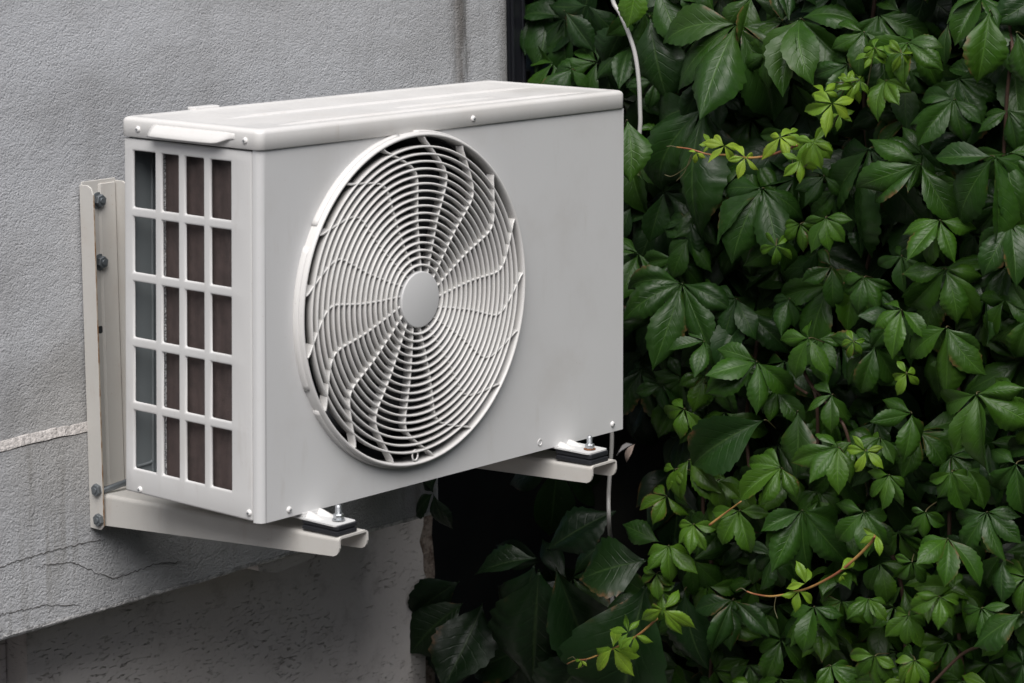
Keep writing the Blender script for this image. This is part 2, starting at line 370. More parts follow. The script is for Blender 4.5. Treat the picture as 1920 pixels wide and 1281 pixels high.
# fence sheet behind the creeper, black to paint its deep shade, with torn gaps; a pale wall stands in the yard behind it
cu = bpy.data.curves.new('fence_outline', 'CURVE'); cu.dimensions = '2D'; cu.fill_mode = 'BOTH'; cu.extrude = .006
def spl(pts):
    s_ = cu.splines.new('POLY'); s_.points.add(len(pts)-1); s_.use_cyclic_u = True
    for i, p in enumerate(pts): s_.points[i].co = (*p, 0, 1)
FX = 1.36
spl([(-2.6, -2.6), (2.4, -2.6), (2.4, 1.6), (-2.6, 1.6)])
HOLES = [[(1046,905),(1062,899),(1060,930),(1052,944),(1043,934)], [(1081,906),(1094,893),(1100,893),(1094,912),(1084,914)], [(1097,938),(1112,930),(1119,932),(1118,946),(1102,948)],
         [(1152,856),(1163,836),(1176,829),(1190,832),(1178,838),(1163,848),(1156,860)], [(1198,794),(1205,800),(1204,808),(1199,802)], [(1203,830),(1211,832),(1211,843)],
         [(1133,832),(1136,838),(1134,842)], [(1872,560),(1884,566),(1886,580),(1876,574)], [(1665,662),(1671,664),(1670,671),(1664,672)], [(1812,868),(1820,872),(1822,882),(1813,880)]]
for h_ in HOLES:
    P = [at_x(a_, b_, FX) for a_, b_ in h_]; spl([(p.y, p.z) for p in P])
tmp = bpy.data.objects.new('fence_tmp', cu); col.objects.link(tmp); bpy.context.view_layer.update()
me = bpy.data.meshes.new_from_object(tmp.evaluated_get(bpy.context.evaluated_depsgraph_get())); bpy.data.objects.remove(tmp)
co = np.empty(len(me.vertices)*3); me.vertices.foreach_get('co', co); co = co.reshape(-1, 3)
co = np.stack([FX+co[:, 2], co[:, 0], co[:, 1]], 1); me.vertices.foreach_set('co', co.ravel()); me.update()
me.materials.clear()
tag(link('fence', me, M_fence), 'fence sheet, black in place of deep shade, with torn gaps hidden behind the green creeper', 'fence')
m = MB(); m.box((2.9, -2.2, -2.6), (3.1, 3.4, .55))
tag(m.build('yard_wall', M_rear), 'pale wall glimpsed through small gaps behind the creeper', 'wall')

# ------------------------------------------------------------------ outdoor unit (own frame, tilted a little)
W_, D_, HB, H = .8134, .2807, .5159, .545
unit = empty('outdoor_unit', (0, 0, 0), (.012233, .010381, 0))
tag(unit, 'off-white outdoor air conditioner unit with round fan guard on the stucco wall', 'air conditioner')
HX, HZ, HR = .3095, .2743, .238
# front panel: flat sheet with a round hole, left edge rolled round
rr = .011; m = MB(); N = 180
angs = sorted(set([k_*2*PI/N for k_ in range(N)] + [math.atan2(zc-HZ, xc-HX) % (2*PI) for xc in (rr, W_) for zc in (0, HB)]))
ins, outs, ins2 = [], [], []
for t in angs:
    c_, s_ = math.cos(t), math.sin(t); ds = []
    if c_ > 1e-9: ds.append((W_-HX)/c_)
    if c_ < -1e-9: ds.append((rr-HX)/c_)
    if s_ > 1e-9: ds.append((HB-HZ)/s_)
    if s_ < -1e-9: ds.append((0-HZ)/s_)
    d_ = min(ds); ins.append((HX+HR*c_, 0, HZ+HR*s_)); ins2.append((HX+HR*c_, .02, HZ+HR*s_)); outs.append((HX+d_*c_, 0, HZ+d_*s_))
n = len(angs); fs = []
for i in range(n):
    j = (i+1) % n; fs += [(n+i, n+j, j, i), (i, j, 2*n+j, 2*n+i)]
m.add(ins+outs+ins2, fs)
cor = [(rr-rr*math.sin(a_), rr-rr*math.cos(a_)) for a_ in [k_*PI/2/8 for k_ in range(9)]] + [(0, .0145), (.004, .0145)]
m.loft([[(x_, y_, 0) for x_, y_ in cor], [(x_, y_, HB) for x_, y_ in cor]], False, False)
m.add([(W_, 0, 0), (W_, .02, 0), (W_, .02, HB), (W_, 0, HB)], [(0, 1, 2, 3)])
m.add([(rr, 0, 0), (rr, .012, 0), (W_, .012, 0), (W_, 0, 0)], [(0, 1, 2, 3)])
o = m.build('front_panel', M_case, unit)
bm = bmesh.new(); bm.from_mesh(o.data); bmesh.ops.remove_doubles(bm, verts=bm.verts, dist=1e-5)
for f in bm.faces: f.smooth = f.normal.z == f.normal.z and abs(f.normal.y) < .999 and abs(f.normal.x) < .9999 and abs(f.normal.z) < .5
bm.to_mesh(o.data); bm.free()
# side panel with 4 x 5 openings
def holed_plate(us, vs, holes, place, th):
    """us, vs break points; holes set of (i, j) cells left open; place(u, v, depth) -> point"""
    bm = bmesh.new(); V = {}
    def vert(i, j, d):
        if (i, j, d) not in V: V[i, j, d] = bm.verts.new(place(us[i], vs[j], th*d))
        return V[i, j, d]
    solid = lambda i, j: 0 <= i < len(us)-1 and 0 <= j < len(vs)-1 and (i, j) not in holes
    for i in range(len(us)-1):
        for j in range(len(vs)-1):
            if not solid(i, j): continue
            for d in (0, 1): bm.faces.new([vert(i, j, d), vert(i+1, j, d), vert(i+1, j+1, d), vert(i, j+1, d)])
            for (di, dj, a_, b_) in ((-1, 0, (i, j), (i, j+1)), (1, 0, (i+1, j), (i+1, j+1)), (0, -1, (i, j), (i+1, j)), (0, 1, (i, j+1), (i+1, j+1))):
                if not solid(i+di, j+dj): bm.faces.new([vert(*a_, 0), vert(*b_, 0), vert(*b_, 1), vert(*a_, 1)])
    bmesh.ops.recalc_face_normals(bm, faces=bm.faces); me = bpy.data.meshes.new('plate'); bm.to_mesh(me); bm.free(); return me
us = [.0165, .0585, .0995, .1135, .1515, .1655, .200, .2140, .2605, D_-.001]
vs = [.001, .0365, .1205, .1335, .2125, .2265, .3075, .3210, .4010, .4145, .4965, HB-.002]
holes = {(i, j) for i in (1, 3, 5, 7) for j in (1, 3, 5, 7, 9)}
me = holed_plate(us, vs, holes, lambda a_, b_, d: (d, a_, b_), .0065)
side = link('side_panel', me, M_side, unit, bevel=.0034, seg=3, smooth=True)
# remaining shell: right, back, bottom
m = MB(); m.box((W_-.002, .0201, .001), (W_-.0005, D_-.002, HB-.002)); m.build('right_panel', M_side, unit)
m = MB(); m.box((.008, D_-.003, .002), (W_-.003, D_-.0015, HB-.002)); 
m.tube(smooth_path([(.052, D_-.004, .49), (.052, D_-.004, .05), (.050, D_-.004, .038), (.044, D_-.004, .034), (.010, D_-.004, .033)], 4), .0020, 8)
m.build('back_panel', M_inner, unit)
m = MB(); m.box((.006, .013, .0012), (W_-.003, D_-.004, .0035)); m.build('base_pan', M_side, unit)
# coil behind the side grille
m = MB(); secs = []
ny = 90
for k_ in range(ny+1):
    yy = .030+(.2075-.030)*k_/ny; ph = (yy-.0600)/.0520
    xx = .0165 - .0045*math.sin(PI*(ph+.30))**2
    secs.append([(xx, yy, .004), (xx, yy, HB-.005), (xx+.03, yy, HB-.005), (xx+.03, yy, .004)])
m.loft(secs, True, True); m.build('coil', M_coil, unit, smooth=False)
m = MB(); secs = []
for k_ in range(120):
    zz = .006+(HB-.014)*k_/119; j_ = rng.normal(0, .0009)
    secs.append([(.0150, .2078, zz), (.0140+j_*.4, .2084+j_*.5, zz), (.0140, .2122+rng.normal(0, .0007), zz), (.019, .2134, zz), (.026, .2078, zz)])
m.loft(secs, True, True); m.build('insulation_strip', M_foil, unit)
m = MB(); m.box((.062, .012, .004), (.064, .276, HB-.004)); m.build('partition', M_inner, unit)
# shroud and fan
m = MB(); m.lathe([(.2375, .021), (.228, .05), (.228, .13), (.0, .13)], (HX, 0, HZ), 96); m.build('shroud', M_dark, unit, smooth=True)
fan = empty('fan', (HX, .07, HZ)); fan.parent = unit
m = MB(); m.lathe([(0, -.022), (.030, -.020), (.040, -.010), (.042, .02), (0, .02)], (0, 0, 0), 40); m.build('fan_hub', M_blade, fan, smooth=True)
for b_ in range(3):
    m = MB(); secs = []
    for i in range(13):
        r_ = .036+(.214-.036)*i/12; wdt = .55+.50*(i/12); off = .30*(i/12)
        secs.append([(r_*math.cos(t), -.028+.058*(k_/8)-.004*math.sin(PI*k_/8), r_*math.sin(t)) for k_ in range(9) for t in [b_*2*PI/3+.5+off+wdt*(k_/8-.5)*2]])
    m.loft(secs, False, False); o = m.build('fan_blade', M_blade, fan, smooth=True)
    so = o.modifiers.new('thick', 'SOLIDIFY'); so.thickness = .003
# fan guard
guard = empty('fan_guard', (0, .005, 0)); guard.parent = unit
m = MB(); m.lathe([(.2445, .0005), (.2442, -.006), (.2432, -.0165), (.2422, -.0195), (.2408, -.0208), (.2392, -.0208), (.2378, -.0195), (.2371, -.016), (.2365, .012), (.2445, .012)], (HX, 0, HZ), 160, closed=True)
for a0, a1 in ((98.4, 148.2), (156, 204.5), (212.8, 450)):                 # base flange, cut out at three places
    secs = []
    for q in np.linspace(R(a0), R(a1), int((a1-a0)/2)+2):
        secs.append([(HX+r_*math.cos(q), y_, HZ+r_*math.sin(q)) for r_, y_ in ((.2430, -.0003), (.2463, -.0003), (.2461, -.0085), (.2456, -.0115), (.2444, -.0140), (.2430, -.0140))])
    m.loft(secs, True, True)
m.build('rim', M_guard, guard, smooth=True)
m = MB()
for k_ in range(17):
    r_ = .0502+.01077*k_; dome = -.0205-.0025*(1-r_/.23)
    m.lathe([(r_-.0013, -.0070), (r_-.0017, dome+.0016), (r_-.0010, dome+.0003), (r_, dome), (r_+.0010, dome+.0003), (r_+.0017, dome+.0016), (r_+.0013, -.0070)], (HX, 0, HZ), 128, closed=True)
m.build('ring_grille', M_guard, guard, smooth=True)
prof = [(.038, -8), (.044, -6), (.060, -2.5), (.076, -.6), (.100, .8), (.121, 1.4), (.150, 1.0), (.172, .8), (.184, 1.6), (.194, 3.8), (.203, 7.3), (.213, 11.3), (.224, 15.2), (.2345, 18.4)]
pr_, po_ = zip(*prof)
for k_ in range(17):
    th0 = 89.9+k_*360/17
    m = MB(); cl = []
    for r_ in np.linspace(.036, .2365, 40):
        t = R(th0+float(np.interp(r_, pr_, po_))); cl.append(Vector((HX+r_*math.cos(t), 0, HZ+r_*math.sin(t))))
    secs = []
    for i, p in enumerate(cl):
        tg = (cl[min(i+1, 39)]-cl[max(i-1, 0)]).normalized(); nn = Vector((tg.z, 0, -tg.x)); hw = .0014
        q = [p+nn*hw+Vector((0, -.0060, 0)), p+nn*hw+Vector((0, -.0188, 0)), p+nn*hw*.5+Vector((0, -.0198, 0)), p-nn*hw*.5+Vector((0, -.0198, 0)), p-nn*hw+Vector((0, -.0188, 0)), p-nn*hw+Vector((0, -.0060, 0))]
        secs.append(q)
    m.loft(secs, True, True); m.build('spoke', M_guard, guard)
m = MB(); m.lathe([(0, -.0229), (.0392, -.0229), (.0404, -.0226), (.0410, -.0218), (.0411, -.006), (0, -.006)], (HX, 0, HZ), 72); m.build('hub_cap', M_case, guard, smooth=True)
m = MB(); t0 = R(-92)
m.tube([(HX+.2275*math.cos(t0)+.006*math.cos(a_), -.0185, HZ+.2275*math.sin(t0)+.0075*math.sin(a_)) for a_ in [k_*2*PI/20 for k_ in range(21)]], .0013, 8); m.build('drain_loop', M_guard, guard, smooth=True)
# lid
def rounded_rect(x0, x1, y0, y1, r_, n=6):
    P = []
    for cx, cy, a0 in ((x1-r_, y1-r_, 0), (x0+r_, y1-r_, 90), (x0+r_, y0+r_, 180), (x1-r_, y0+r_, 270)):
        for k_ in range(n+1): a_ = R(a0+90*k_/n); P.append((cx+r_*math.cos(a_), cy+r_*math.sin(a_)))
    return P
lid = empty('lid', (0, 0, 0)); lid.parent = unit
m = MB(); e_ = .0035; secs = []
for ins_, zz in ((.0012, HB+.0004), (0, HB+.0016), (0, H-.0068), (.0006, H-.0044), (.0022, H-.0020), (.0048, H-.0006), (.0085, H), (.019, H), (.0215, H-.0012), (.025, H-.0014)):
    secs.append([(x_, y_, zz) for x_, y_ in rounded_rect(-e_+ins_, W_+e_*.6-ins_, -e_+ins_, D_+e_-ins_, .012-ins_*.2)])
m.loft(secs, True, True)
m.build('top_cover', M_lid, lid, smooth=True)
# pressed ribs on the top
m = MB()
def rib(x0, x1, y0, wd, hh):
    secs = []
    for x_ in np.linspace(x0, x1, 12):
        s_ = min(1, (x_-x0)/.012+.02, (x1-x_)/.012+.02)
        secs.append([(x_, y0+wd*(k_/8-.5), H-.0018+hh*s_*math.sin(PI*k_/8)**.8) for k_ in range(9)])
    m.loft(secs, False, False)
rib(.075, .775, .153, .014, .0034); rib(.06, .770, .036, .012, .0030); rib(.36, .60, .083, .02, .0026)
m.build('pressed_rib', M_lid, lid, smooth=True)
# flared carrying lip on the lid's left side
m = MB(); secs = []
for yy, o_ in ((.046, .0004), (.054, .0022), (.062, .0065), (.070, .0110), (.080, .0130), (.10, .0135), (.17, .0135), (.205, .0132), (.213, .0125), (.2142, .0010)):
    secs.append([(-e_+.002, yy, H-.0060), (-e_-.30*o_, yy, H-.0085-.10*o_), (-e_-.75*o_, yy, H-.0110-.45*o_), (-e_-o_, yy, H-.0130-.70*o_), (-e_-o_+.0004, yy, H-.0150-.72*o_), (-e_-.55*o_, yy, H-.0165-.35*o_), (-e_+.002, yy, H-.0180)])
m.loft(secs, True, True); m.build('handle_lip', M_lid, lid, smooth=True)
m = MB(); m.box((.13, D_-.012, H-.001), (.18, D_+.004, H+.0035)); m.build('edge_clip', M_screw, lid, bevel=.001)
# screws
def screw(p, axis):
    m = MB(); prof = [(0, -.0034), (.0026, -.0031), (.0042, -.0018), (.0047, 0), (.0047, .001)]
    if axis == 'x': m.lathe([(a_, b_) for a_, b_ in prof], p, 20, axis=0)
    else: m.lathe([(a_, b_) for a_, b_ in prof], p, 20, axis=1)
    o = m.build('screw', M_screw, unit, smooth=True)
    m = MB(); s_ = .0022
    if axis == 'x': m.box((p[0]-.0038, p[1]-s_, p[2]-.0005), (p[0]-.0030, p[1]+s_, p[2]+.0005)); m.box((p[0]-.0037, p[1]-.0005, p[2]-s_), (p[0]-.0031, p[1]+.0005, p[2]+s_))
    else: m.box((p[0]-s_, p[1]-.0038, p[2]-.0005), (p[0]+s_, p[1]-.0030, p[2]+.0005)); m.box((p[0]-.0005, p[1]-.0037, p[2]-s_), (p[0]+.0005, p[1]-.0031, p[2]+s_))
    m.build('screw_slot', M_anchor, o)
for p in ((-e_, .245, .5285), (-e_, .025, .5285), (0, .2475, .0075), (0, .0225, .0125)): screw(p, 'x')
for p in ((.442, -e_, .5275), (.055, 0, .0105), (.786, 0, .0125)): screw(p, 'y')
m = MB(); m.lathe([(.0046, -.0002), (.0046, .0), (.0032, .0015), (0, .0018)], (.604, -.0012, .0135), 20); m.lathe([(.0046, .001), (.0056, -.0006), (.0046, -.0014), (.0040, -.0004)], (.604, 0, .0135), 20); m.build('blind_plug', M_side, unit, smooth=True)
# feet pressed out of the base
def foot(x0, x1, zt, name='foot'):
    ft = empty(name, (0, 0, 0)); ft.parent = unit
    P = rounded_rect(x0, x1, -.067, .06, .006); m = MB(); m.prism(P, 2, zt-.0022, zt); m.build('foot_plate', M_case, ft)
    for xc, wd in ((x0+.011, .015), (x0+.033, .014)):
        m = MB(); secs = []
        for i in range(9):
            t = i/8; yy = -.040+.040*t; hh = min(.0075, .0068-zt)*(3*t*t-2*t**3)+.0002
            secs.append([(xc-wd/2+wd*k_/8+.004*t, yy, zt-.001+hh*math.sin(PI*k_/8)**.7) for k_ in range(9)])
        m.loft(secs, False, False); m.build('gusset', M_lid, ft, smooth=True)
    m = MB(); m.box((x0+.002, -.002, zt+.0005), (x1-.004, .06, .0008)); m.build('foot_riser', M_side, ft)
foot(.079, .122, -.0052); foot(.640, .689, .0000)

# ------------------------------------------------------------------ brackets
def hexnut(c, r_, h_, axis=2):
    m = MB(); P = [(r_*math.cos(k_*PI/3+.3), r_*math.sin(k_*PI/3+.3)) for k_ in range(6)]
    secs = []
    for sc, t in ((.90, 0), (1, .12), (1, .88), (.88, 1)):
        q = []
        for a_, b_ in P:
            p = [a_*sc, b_*sc]; p.insert(axis, t*h_); q.append((c[0]+p[0], c[1]+p[1], c[2]+p[2]))
        secs.append(q)
    m.loft(secs, True, True); return m
def cyl(m, c, r_, h_, axis=2, n=20):
    secs = []
    for sc, t in ((1, 0), (1, .9), (.82, 1)):
        q = []
        for k_ in range(n):
            p = [r_*sc*math.cos(k_*2*PI/n), r_*sc*math.sin(k_*2*PI/n)]; p.insert(axis, t*h_); q.append((c[0]+p[0], c[1]+p[1], c[2]+p[2]))
        secs.append(q)
    m.loft(secs, True, True)
def bracket(dx, dz, aw, ztop0, zbot0, ztop1, zbot1, px0, px1, label):
    def lean(m):
        m.v = [(a_-.0078*(c_-dz+.09)/.52, b_, c_) for a_, b_, c_ in m.v]; return m
    b = empty('wall_bracket', (dx+.08, .445, -.09+dz)); tag(b, label, 'bracket', 'wall brackets under the air conditioner')
    inv = b.matrix_basis.inverted()
    def pb(m, name, mat, **kw):
        o = m.build(name, mat, None, **kw); o.parent = kw.get('par', b); o.matrix_parent_inverse = inv; return o
    # upright: channel with two flanges, rounded top corners
    m = MB(); t = .0028; xa, xb = dx-.0065, dx+.066; z0, z1 = -.092+dz, .430+dz
    def flange(x_, fw_):
        m.prism([(.445, z0), (.445, z1), (.445-fw_+.012, z1), (.445-fw_+.004, z1-.004), (.445-fw_, z1-.013), (.445-fw_, z0+.006), (.445-fw_+.006, z0)], 0, x_, x_+t)
    flange(xa, .0305); flange(xb-t, .0305); m.box((xa+t, .445-t, z0), (xb-t, .445, z1+.004)); pb(lean(m), 'upright', M_brk, bevel=.0008)
    m = MB(); m.box((xa+.0003, .4139, z0+.007), (xa+t-.0002, .4144, z1-.014)); pb(lean(m), 'rusty_edge', M_tan)
    # stiffening fold along the web
    m = MB(); m.prism([(xa+.034, .4423), (xa+.038, .4395), (xb-.006, .4395), (xb-.0035, .4423)], 2, z0+.002, z1-.002); pb(lean(m), 'web_fold', M_brk, bevel=.0008)
    # arm: inverted U, deeper towards the wall
    m = MB(); secs = []
    def sec(yy, zt, zb):
        w2 = aw; o_ = []; f = .006; th = .003
        outer = [(0, zb)] + [(f-f*math.cos(a_), zt-f+f*math.sin(a_)) for a_ in [k_*PI/2/5 for k_ in range(6)]] + [(w2-f+f*math.sin(a_), zt-f+f*math.cos(a_)) for a_ in [k_*PI/2/5 for k_ in range(6)]] + [(w2, zb)]
        f2 = f-th
        inner = [(w2-th, zb)] + [(w2-th-f2+f2*math.cos(a_), zt-th-f2+f2*math.sin(a_)) for a_ in [k_*PI/2/3 for k_ in range(4)]] + [(th+f2-f2*math.sin(a_), zt-th-f2+f2*math.cos(a_)) for a_ in [k_*PI/2/3 for k_ in range(4)]] + [(th, zb)]
        return [(dx+a_, yy, b_) for a_, b_ in outer+inner]
    ya, yb = -.072, .436
    for yy, cut in ((ya, .012), (ya+.002, .006), (ya+.005, .0025), (ya+.011, 0), (.1, 0), (.3, 0), (yb, 0)):
        t_ = (yy-ya)/(yb-ya); zt = ztop0+(ztop1-ztop0)*t_; zb = zbot0+(zbot1-zbot0)*t_+cut
        secs.append(sec(yy, zt, zb))
    m.loft(secs, True, True); pb(m, 'arm', M_brk)
    # bolts: two joining arm and upright, two anchors into the wall
    for zz, yy in ((-.031+dz, .437-.012), (-.076+dz, .434-.012)):
        m = hexnut((xa, yy, zz), .0098, -.007, 0); cyl(m, (xa-.0068, yy, zz), .0045, -.002, 0); pb(m, 'bolt', M_anchor, bevel=.0004)
    for zz in (.403+dz, .309+dz):
        m = MB(); cyl(m, (dx+.0272, .4424, zz), .0125, -.0022, 1, 28); pb(lean(m), 'washer', M_anchor)
        m = hexnut((dx+.0272, .4402, zz), .0098, -.008, 1); cyl(m, (dx+.0272, .433, zz), .0046, -.003, 1); pb(lean(m), 'anchor_bolt', M_anchor, bevel=.0004)
    m = MB(); cyl(m, (dx+.024, .4425, .206+dz), .0058, -.0006, 1); pb(lean(m), 'bolt_hole', M_dark)
    # rubber pad under the foot: two ribs with a groove
    zp = ztop0-.0004; zh = (px1[2]-px0[2])
    m = MB(); P = lambda i_: rounded_rect(px0[0]+i_, px1[0]-i_, px0[1]+i_, px1[1]-i_, .004, 4)
    secs = []
    for i_, tt in ((.001, 0), (0, .06), (0, .38), (.0022, .46), (.0022, .54), (0, .62), (0, .92), (.001, 1)):
        secs.append([(a_, b_, px0[2]+zh*tt) for a_, b_ in P(i_)])
    m.loft(secs, True, True); pb(m, 'rubber_pad', M_rub)
    cx, cy, cz = px0[0]+.0215, px0[1]+.0185, px1[2]+.0030
    m = MB(); cyl(m, (cx, cy, cz), .0092, .0012, 2, 28); pb(m, 'pad_washer', M_rust if dx > .3 else M_zinc)
    m = hexnut((cx, cy, cz+.0012), .0076, .0072); pb(m, 'nut', M_zinc, bevel=.0004)
    m = MB(); cyl(m, (cx, cy, cz+.006), .0042, .0145, 2, 20)
    for q in range(6): m.lathe([(.0040, 0), (.0046, .0006), (.0040, .0012)], (cx, cy, cz+.0085+q*.0017), 16, axis=2)
    pb(m, 'stud', M_zinc)
    if dx < .3:
        m = MB(); m.tube(smooth_path([(.078, .424, -.034), (.10, .418, -.030), (.14, .415, -.026), (.2, .41, -.025)], 4), .0048, 12); pb(m, 'tie_rod', M_anchor, smooth=True)
    return b
bracket(.080, 0, .059, -.0225, -.0495, -.0390, -.0870, (.0805, -.0690, -.0222), (.1215, .002, -.0080), 'cream steel wall bracket at the left, its bolted upright showing beside the side grille')
bracket(.642, .002, .062, -.0265, -.0535, -.0420, -.0770, (.6425, -.0690, -.0262), (.6890, .002, -.0098), 'cream steel wall bracket below the right end of the unit, only its arm end showing')

# ------------------------------------------------------------------ white cable
cab = [(1146, -60), (1149, 0), (1163, 26), (1182, 72), (1192, 108), (1198, 156), (1200, 204), (1200, 240), (1192, 290), (1160, 350), (1140, 480), (1140, 640), (1146, 780), (1147, 830), (1144, 880), (1141, 930), (1142, 980), (1146, 1060), (1155, 1400)]
m = MB(); m.tube(smooth_path([at_x(a_, b_, 1.02 if b_ < 1000 else 1.14) for a_, b_ in cab], 6), .0036, 12)
tag(m.build('cable', M_cable, None, smooth=True), 'thin white cable hanging down between the unit and the creeper', 'cable')

# ------------------------------------------------------------------ creeper
UC = np.array([0, .05, .13, .24, .36, .46, .56, .66, .75, .83, .89, .94, .97, 1.0])
WC = np.array([.025, .075, .24, .54, .84, .98, 1.0, .90, .70, .45, .25, .125, .07, .0])
class Leaves:
    def __init__(s): s.v = []; s.a = []; s.f = []; s.n = 0; s.tri = []; s.first = []
    def leaflet(s, P, d, n, L, rg, tint, wr=.26, hi=True, droop=.7):
        nu, nv = (34, 9) if hi else (19, 5)
        u = np.linspace(0, 1, nu); v = np.linspace(-1, 1, nv)
        d = np.array(d); n = np.array(n); sd_ = np.cross(d, n)
        wid = np.interp(u, UC, WC)*L*wr*rg.uniform(.9, 1.12)
        if hi:
            tooth = ((u*9.5+rg.uniform(0, 1)) % 1.0); wid = wid*(1+.13*(tooth-.5)*np.clip((u-.28)*6, 0, 1)*np.clip((1-u)*8, 0, 1))
        th = droop*rg.uniform(.35, 1.6)*np.clip(u-.08, 0, 1)**1.4 - rg.uniform(.05, .35)*(1-u)
        du = 1/(nu-1); cx = np.concatenate([[0], np.cumsum(np.cos(th))[:-1]])*du*L; cz = -np.concatenate([[0], np.cumsum(np.sin(th))[:-1]])*du*L
        tw = rg.normal(0, .38)*u + rg.normal(0, .25); side_b = rg.normal(0, .10)*L*u**2
        fold = rg.uniform(.15, 1.0); curl = rg.uniform(.1, 1.1)
        av = np.abs(v)[None, :]
        X = wid[:, None]*v[None, :]
        Z = wid[:, None]*(fold*av - curl*av**2.2)
        ph = (u[:, None]-.26*av)*8.5
        Z = Z + (.0085+.012*np.clip((L-.10)/.1, 0, 1))*L*np.sin(PI*(ph % 1.0))*np.clip(av*3, 0, 1)*np.clip(wid[:, None]/(L*wr)*1.3, 0, 1)
        Z = Z + .012*L*np.sin(u[:, None]*rg.uniform(8, 15)+rg.uniform(0, 6)+v[None, :]*2)*av**2
        sl = .10*av*wid[:, None]
        ct, st = np.cos(tw)[:, None], np.sin(tw)[:, None]
        X2 = X*ct - Z*st + side_b[:, None]; Z2 = X*st + Z*ct
        # local frame follows the drooping midrib
        tx, tz = np.cos(th)[:, None], -np.sin(th)[:, None]
        A = cx[:, None] - Z2*tz - sl*0; B = cz[:, None] + Z2*tx
        pts = np.array(P)[None, None, :] + A[..., None]*d + X2[..., None]*sd_ + B[..., None]*n
        s.v.append(pts.reshape(-1, 3)); s.first.append((s.n, nv))
        at_ = np.stack(np.broadcast_arrays(u[:, None], v[None, :], np.array(tint)), -1).reshape(-1, 3); s.a.append(at_)
        i, j = np.meshgrid(np.arange(nu-1), np.arange(nv-1), indexing='ij'); a0 = (i*nv+j).ravel()+s.n
        s.f.append(np.stack([a0, a0+1, a0+nv+1, a0+nv], 1)); s.n += nu*nv
    def compound(s, P, d, n, L, rg, tint, k=5, hi=True, droop=.7, wr=.26, star=False):
        P = Vector(P); d = Vector(d).normalized(); n = Vector(n); n = (n-d*n.dot(d)).normalized(); sd_ = d.cross(n)
        if k == 5: lay = ((0, 1.06), (38, .95), (-38, .95), (82, .72), (-82, .72))
        if k == 5 and star: lay = ((0, 1.0), (62, .95), (-62, .95), (124, .8), (-124, .8))
        elif k == 5: pass
        elif k == 3: lay = ((0, 1.0), (66, .86), (-66, .86))
        elif k == 1: lay = ((0, 1.0),)
        else: lay = ((0, 1.0), (58, .9), (-58, .9), (120, .7))
        for a_, l_ in lay:
            a2 = R(a_+rg.normal(0, 10)); l2 = l_*rg.uniform(.84, 1.12)
            dd = d*math.cos(a2) + sd_*math.sin(a2)
            til = .15+rg.uniform(-.25, .40)+.35*abs(a_)/90*rg.uniform(0, 1)
            nn = (n*math.cos(til)+dd*math.sin(til)); dd2 = (dd*math.cos(til)-n*math.sin(til))
            # leaflets that point up bend over the others: gravity droop
            dr = droop*(1.0+.5*max(0, dd2.z))
            s.leaflet(P+dd2*(L*.03), dd2, nn, L*l2, rg, float(np.clip(tint+rg.normal(0, .03), 0, 1)), wr, hi, dr)
        c_ = s.n; s.v.append(np.array([P])); s.a.append(np.array([[0., 0., tint]])); s.n += 1
        for f0, nv in s.first:
            for q in range(nv-1): s.tri.append((c_, f0+q, f0+q+1))
        s.first = []
    def mesh(s, name):
        V = np.concatenate(s.v); F = np.concatenate(s.f); A = np.concatenate(s.a)
        me = bpy.data.meshes.new(name); me.vertices.add(len(V)); me.vertices.foreach_set('co', V.ravel())
        T = np.array(s.tri, dtype=np.int32); nF, nT = len(F), len(T)
        me.loops.add(nF*4+nT*3); me.loops.foreach_set('vertex_index', np.concatenate([F.ravel(), T.ravel()]).astype(np.int32)); me.polygons.add(nF+nT)
        me.polygons.foreach_set('loop_start', np.concatenate([np.arange(0, nF*4, 4), nF*4+np.arange(0, nT*3, 3)]).astype(np.int32))
        me.polygons.foreach_set('use_smooth', np.ones(nF+nT, bool))
        at_ = me.attributes.new('leaf', 'FLOAT_VECTOR', 'POINT'); at_.data.foreach_set('vector', A.ravel())
        me.update(calc_edges=True); return me
    def build(s, name, parent, mat=None): return link(name, s.mesh(name), mat or M_leaf, parent)

creeper = empty('creeper', (1.3, 0, -2.6)); tag(creeper, 'green five-leaved creeper covering the dark fence on the right', 'climbing plant')
shade = empty('creeper', (1.2, .5, -2.6)); tag(shade, 'creeper with very large dark leaves in the shade below the unit', 'climbing plant')
def par(o, p): o.parent = p; o.matrix_parent_inverse = p.matrix_basis.inverted(); return o
def plane_dir(P, tip, n):
    dr = ray(*tip); t = (Vector(P)-CAM).dot(n)/dr.dot(n); return CAM+dr*t - Vector(P)
def hero(px, py, tx, ty, tint, k=5, x=1.10, nrm=(-.80, -.42, .42), parent=None, droop=.85, wr=.232, seed=0, name='leaf', mat=None, pet=True, star=False):
    rg = np.random.default_rng(int(px*7+py*13+seed)); P = at_x(px, py, x)
    n = (Vector(nrm)+Vector(rg.normal(0, .20, 3).tolist())).normalized()
    v = plane_dir(P, (tx, ty), n); lv = Leaves(); lv.compound(P, v, n, min(v.length*1.12, .30), rg, tint, k, True, droop, wr, star)
    o = lv.build(name, None, mat); par(o, parent or creeper)
    if pet:
        L = v.length; d = v.normalized(); q = P - d*.012 - n*.055 - Vector((0, 0, .005)); m = MB()
        m.tube(smooth_path([P-n*.0012, P-d*.004-n*.014, q], 4), .0010, 6)
        pe = m.build('petiole', M_pet, None, smooth=True); pe.parent = o; pe.matrix_parent_inverse = (parent or creeper).matrix_basis.inverted()
        pe.matrix_parent_inverse = Matrix.Identity(4)
    return o
Y, MD, DK, VD = .80, .50, .20, .06
